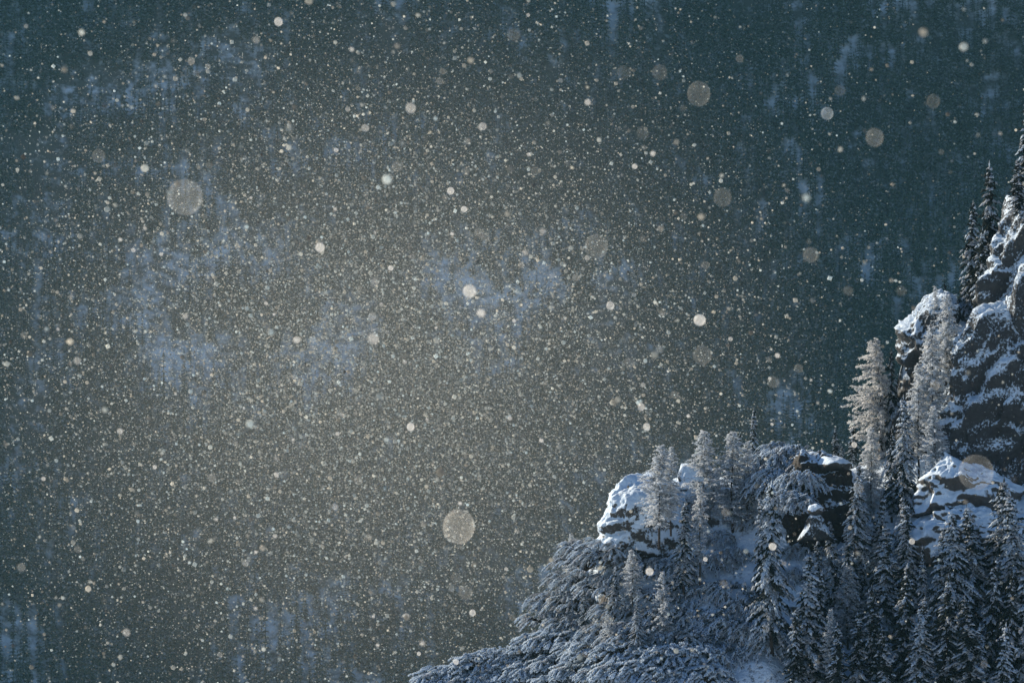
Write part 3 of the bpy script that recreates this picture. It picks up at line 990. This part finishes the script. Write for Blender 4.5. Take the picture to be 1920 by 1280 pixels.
def specks(n, y0, y1, smin, smed, sig, verts, faces, share=.8):
    P, m = plume(n, y0, y1, share)
    lim = .12
    ok = (np.abs(P[:, 0]) < lim * P[:, 1]) & (np.abs(P[:, 2]) < lim * .72 * P[:, 1])
    P, m = P[ok], m[ok]
    n = len(P)
    s = np.clip(smed * np.exp(SR.normal(0, sig, n)), smin, 6 * smed) * np.where(m, 2.4, 1.0)
    # random rotation
    q = SR.normal(size=(n, 4)); q /= np.linalg.norm(q, axis=1, keepdims=True)
    a, b, c, d = q.T
    Rm = np.stack([1 - 2 * (c * c + d * d), 2 * (b * c - a * d), 2 * (b * d + a * c), 2 * (b * c + a * d), 1 - 2 * (b * b + d * d), 2 * (c * d - a * b),
                   2 * (b * d - a * c), 2 * (c * d + a * b), 1 - 2 * (b * b + c * c)], 1).reshape(n, 3, 3)
    Vs = np.einsum('nij,kj->nki', Rm, verts) * s[:, None, None] + P[:, None, :]
    k = len(verts)
    Fs = (np.arange(n) * k)[:, None, None] + faces[None]
    tint = np.clip(.60 + SR.normal(0, .18, (n, 1)), .2, .95) * (np.array([1, .94, .82]) + SR.random((n, 1)) * np.array([-.12, .02, .14]))
    return Vs.reshape(-1, 3), Fs.reshape(-1, 3), np.repeat(np.clip(tint, 0, 1), k, 0)


TET = np.array([[1, 1, 1], [1, -1, -1], [-1, 1, -1], [-1, -1, 1]]) / 1.5
TETF = np.array([[0, 1, 2], [0, 3, 1], [0, 2, 3], [1, 3, 2]])
OCT = np.array([[1, 0, 0], [-1, 0, 0], [0, 1, 0], [0, -1, 0], [0, 0, 1], [0, 0, -1]], float)
OCTF = np.array([[4, 0, 2], [4, 2, 1], [4, 1, 3], [4, 3, 0], [5, 2, 0], [5, 1, 2], [5, 3, 1], [5, 0, 3]])
parts = [specks(150000, 140, 430, .007, .0155, .5, TET, TETF, .85),
         specks(62000, 90, 400, .010, .0235, .62, OCT, OCTF, .8),
         specks(9000, 60, 300, .022, .042, .42, ICO[1][0], ICO[1][1], .75)]
o = 0
Vs, Fs, Ts = [], [], []
for v, f, t in parts:
    Vs.append(v); Fs.append(f + o); Ts.append(t); o += len(v)
sm = mesh_np('drifting_snow', np.concatenate(Vs), np.concatenate(Fs), [mf])
al = sm.color_attributes.new('tint', 'FLOAT_COLOR', 'POINT')
T4 = np.concatenate([np.concatenate(Ts), np.ones((o, 1))], 1).astype(np.float32)
if len(sm.vertices) == o:
    al.data.foreach_set('color', T4.ravel())
snow_o = obj('drifting_snow', sm)
tag(snow_o, 'countless fine snow crystals blowing through the backlit air over the valley', 'snow', kind='stuff')


# lens blur discs of the largest flakes, imitated by half transparent spheres
def flake_mat(name, alpha, rim, tint):
    m, nt = new_mat(name)
    L = nt.links.new
    tc = add(nt, 'ShaderNodeTexCoord')
    n = add(nt, 'ShaderNodeTexNoise'); n.inputs['Scale'].default_value = 5.0; n.inputs['Detail'].default_value = 4
    L(tc.outputs['Object'], n.inputs['Vector'])
    lw = add(nt, 'ShaderNodeLayerWeight'); lw.inputs['Blend'].default_value = .12
    pw = add(nt, 'ShaderNodeMath', operation='MULTIPLY_ADD')
    L(lw.outputs['Facing'], pw.inputs[0]); pw.inputs[1].default_value = rim
    mr = add(nt, 'ShaderNodeMapRange')
    mr.inputs['From Min'].default_value = .3; mr.inputs['From Max'].default_value = .7
    mr.inputs['To Min'].default_value = alpha * .55; mr.inputs['To Max'].default_value = alpha * 1.45
    L(n.outputs['Fac'], mr.inputs['Value'])
    L(mr.outputs[0], pw.inputs[2])
    oi = add(nt, 'ShaderNodeObjectInfo')
    vr = add(nt, 'ShaderNodeMapRange'); vr.inputs['To Min'].default_value = .45; vr.inputs['To Max'].default_value = 1.5
    L(oi.outputs['Random'], vr.inputs['Value'])
    pq = add(nt, 'ShaderNodeMath', operation='MULTIPLY'); L(pw.outputs[0], pq.inputs[0]); L(vr.outputs[0], pq.inputs[1])
    tl_ = add(nt, 'ShaderNodeBsdfTranslucent'); tl_.inputs[0].default_value = (*tint, 1)
    df = add(nt, 'ShaderNodeBsdfDiffuse'); df.inputs[0].default_value = (*tint, 1)
    mm = add(nt, 'ShaderNodeMixShader'); mm.inputs[0].default_value = .75
    L(df.outputs[0], mm.inputs[1]); L(tl_.outputs[0], mm.inputs[2])
    tp = add(nt, 'ShaderNodeBsdfTransparent')
    mx = add(nt, 'ShaderNodeMixShader')
    L(pq.outputs[0], mx.inputs[0]); L(tp.outputs[0], mx.inputs[1]); L(mm.outputs[0], mx.inputs[2])
    ou = add(nt, 'ShaderNodeOutputMaterial'); L(mx.outputs[0], ou.inputs[0])
    return m


FM = [flake_mat('thin_flake', .025, .05, (.95, .93, .85)), flake_mat('pale_flake', .045, .14, (.95, .94, .88)), flake_mat('bright_flake', .22, .3, (.97, .95, .90)),
      flake_mat('warm_flake', .05, .14, (.95, .90, .80)), flake_mat('cool_flake', .045, .14, (.85, .93, .97))]
FMESH = []
v3, f3 = ICO[3]
for i, m in enumerate(FM):
    FMESH.append(mesh_np('snowflake', v3, f3, [m], smooth=True))
G_FL = 'large soft snowflakes drifting in the backlit air'


def flake(px, py, dia, kind, label, depth=None):
    d = depth or SR.uniform(130, 240)
    o = obj('snowflake', FMESH[kind], loc=at(px, py, d))
    s = dia * .5 * PXW * d
    o.scale = (s * SR.uniform(.92, 1.02), s, s * SR.uniform(.95, 1.08))
    o.rotation_euler = (SR.uniform(-.3, .3), 0, SR.uniform(-.3, .3))
    tag(o, label, 'snowflake', G_FL)
    return o


BIG = [(860, 987, 62, 3, 'big round warm tinted snowflake floating low over the valley'), (347, 370, 70, 1, 'biggest pale snowflake floating over the shaded forest'),
       (1310, 176, 46, 0, 'big faint snowflake high over the dark forest near the snowy trees'), (1640, 258, 36, 0, 'faint round snowflake high above the rock spur'),
       (1118, 462, 46, 0, 'large barely visible snowflake in mid air over the valley'), (1317, 666, 36, 1, 'pale round snowflake above the tall white larch'),
       (1312, 600, 22, 2, 'bright small snowflake just over the pale round one'), (1450, 716, 22, 1, 'pale snowflake above the slender spruce'),
       (880, 546, 25, 2, 'bright round snowflake over the middle of the valley'), (1830, 885, 70, 0, 'big ghostly snowflake before the wide snow ledge'),
       (1610, 915, 18, 1, 'snowflake in front of the rimed spruces'), (1753, 722, 18, 3, 'snowflake in front of the slanting larch row')]
for px, py, dia, kd, lab in BIG:
    flake(px, py, dia, kd, lab)
KIND_LABEL = ['faint see-through snowflake among many like it in the air over the valley', 'pale half transparent snowflake among many like it over the valley',
              'bright white snowflake among many like it in the air over the valley', 'warm tinted snowflake among many like it in the air over the valley',
              'cool bluish snowflake among many like it in the air over the valley']
MID = [(770, 203, 20, 2), (600, 464, 18, 2), (685, 240, 14, 2), (963, 66, 24, 1), (1551, 213, 24, 4), (185, 292, 26, 1), (1575, 170, 20, 0), (700, 635, 20, 2), (556, 637, 13, 2),
       (845, 358, 14, 2), (1003, 320, 16, 1), (898, 436, 18, 1), (910, 446, 15, 1), (1237, 136, 28, 0), (1170, 135, 26, 0), (1205, 250, 24, 0), (522, 41, 16, 2), (480, 75, 14, 1),
       (770, 800, 15, 2), (855, 1083, 20, 1), (873, 1110, 27, 0), (672, 900, 16, 1), (397, 895, 15, 1), (1690, 545, 18, 0), (237, 1185, 14, 2), (40, 1063, 16, 1), (145, 676, 14, 2),
       (1265, 740, 16, 0), (1180, 680, 20, 0), (1590, 545, 18, 0), (1355, 370, 34, 0), (1520, 478, 30, 0), (1750, 190, 26, 0), (1360, 960, 14, 1), (745, 312, 20, 0), (905, 340, 18, 0),
       (1323, 497, 16, 0), (1080, 520, 14, 1), (704, 528, 14, 1), (830, 134, 12, 3), (825, 152, 14, 1), (905, 237, 15, 2), (1102, 192, 11, 2), (1190, 312, 10, 2), (1224, 288, 9, 2),
       (1387, 110, 14, 1), (368, 138, 12, 1), (390, 125, 10, 1), (1236, 655, 13, 4), (1205, 448, 12, 0), (1282, 405, 14, 0), (392, 310, 13, 1), (508, 490, 13, 1), (347, 593, 10, 2),
       (628, 950, 12, 2), (886, 1148, 12, 2), (960, 1157, 12, 3), (985, 1160, 12, 1), (876, 265, 12, 1), (460, 1055, 13, 1), (225, 808, 11, 2), (855, 1240, 10, 2)]
for px, py, dia, kd in MID:
    flake(px, py, dia, kd, KIND_LABEL[kd])
while sum(1 for o_ in COL.objects if o_.name.startswith('snowflake')) < 290:
    d = SR.uniform(110, 300)
    if SR.random() < .75:
        px, py = SR.normal(720, 360), SR.normal(660, 300)
    else:
        px, py = SR.uniform(0, 1920), SR.uniform(0, 1280)
    if not (5 < px < 1900 and 5 < py < 1275):
        continue
    kd = int(SR.choice([0, 1, 1, 2, 2, 3, 4]))
    flake(px, py, float(np.clip(7.5 * math.exp(SR.normal(0, .35)), 5, 20)), kd, KIND_LABEL[kd], d)

# ------------------------------------------------------------------ haze
mh, nt = new_mat('haze')
pv = add(nt, 'ShaderNodeVolumePrincipled')
pv.inputs['Color'].default_value = (*HAZE_COLOR, 1)
pv.inputs['Density'].default_value = HAZE_DENSITY
pv.inputs['Anisotropy'].default_value = HAZE_G
ou = add(nt, 'ShaderNodeOutputMaterial')
nt.links.new(pv.outputs[0], ou.inputs['Volume'])
x0, x1, y0, y1, z0, z1 = -1650, 1650, -450, 3650, -430, 470
hv = [(x, y, z) for z in (z0, z1) for y in (y0, y1) for x in (x0, x1)]
hf = [(0, 2, 3, 1), (4, 5, 7, 6), (0, 1, 5, 4), (2, 6, 7, 3), (0, 4, 6, 2), (1, 3, 7, 5)]
haze = obj('haze', mesh_np('haze', hv, hf, [mh]))
tag(haze, 'thin backlit haze hanging in the valley air', 'haze', kind='stuff')

# powder volume added to make the air glow, densest over mid valley
mg, nt = new_mat('powder_snow')
tc = add(nt, 'ShaderNodeTexCoord')
ln = add(nt, 'ShaderNodeVectorMath', operation='DOT_PRODUCT')
nt.links.new(tc.outputs['Object'], ln.inputs[0]); nt.links.new(tc.outputs['Object'], ln.inputs[1])
mr = add(nt, 'ShaderNodeMapRange')
mr.inputs['From Min'].default_value = 0.0; mr.inputs['From Max'].default_value = 1.0
mr.inputs['To Min'].default_value = 1.0; mr.inputs['To Max'].default_value = 0.0
nt.links.new(ln.outputs['Value'], mr.inputs['Value'])
pv = add(nt, 'ShaderNodeVolumePrincipled')
pv.inputs['Color'].default_value = (.97, .95, .87, 1)
pv.inputs['Anisotropy'].default_value = .35
sq = add(nt, 'ShaderNodeMath', operation='POWER'); sq.inputs[1].default_value = 2.0
nt.links.new(mr.outputs[0], sq.inputs[0])
ml = add(nt, 'ShaderNodeMath', operation='MULTIPLY'); ml.inputs[1].default_value = 0.00066
nt.links.new(sq.outputs[0], ml.inputs[0])
nt.links.new(ml.outputs[0], pv.inputs['Density'])
ou = add(nt, 'ShaderNodeOutputMaterial')
nt.links.new(pv.outputs[0], ou.inputs['Volume'])
gust = obj('powder_snow', mesh_np('powder_snow', ICO[3][0], ICO[3][1], [mg]), loc=(-18, 760, -6))
gust.scale = (72, 190, 66)
tag(gust, 'faint glowing gust of powder snow hanging over the valley', 'snow', kind='stuff')
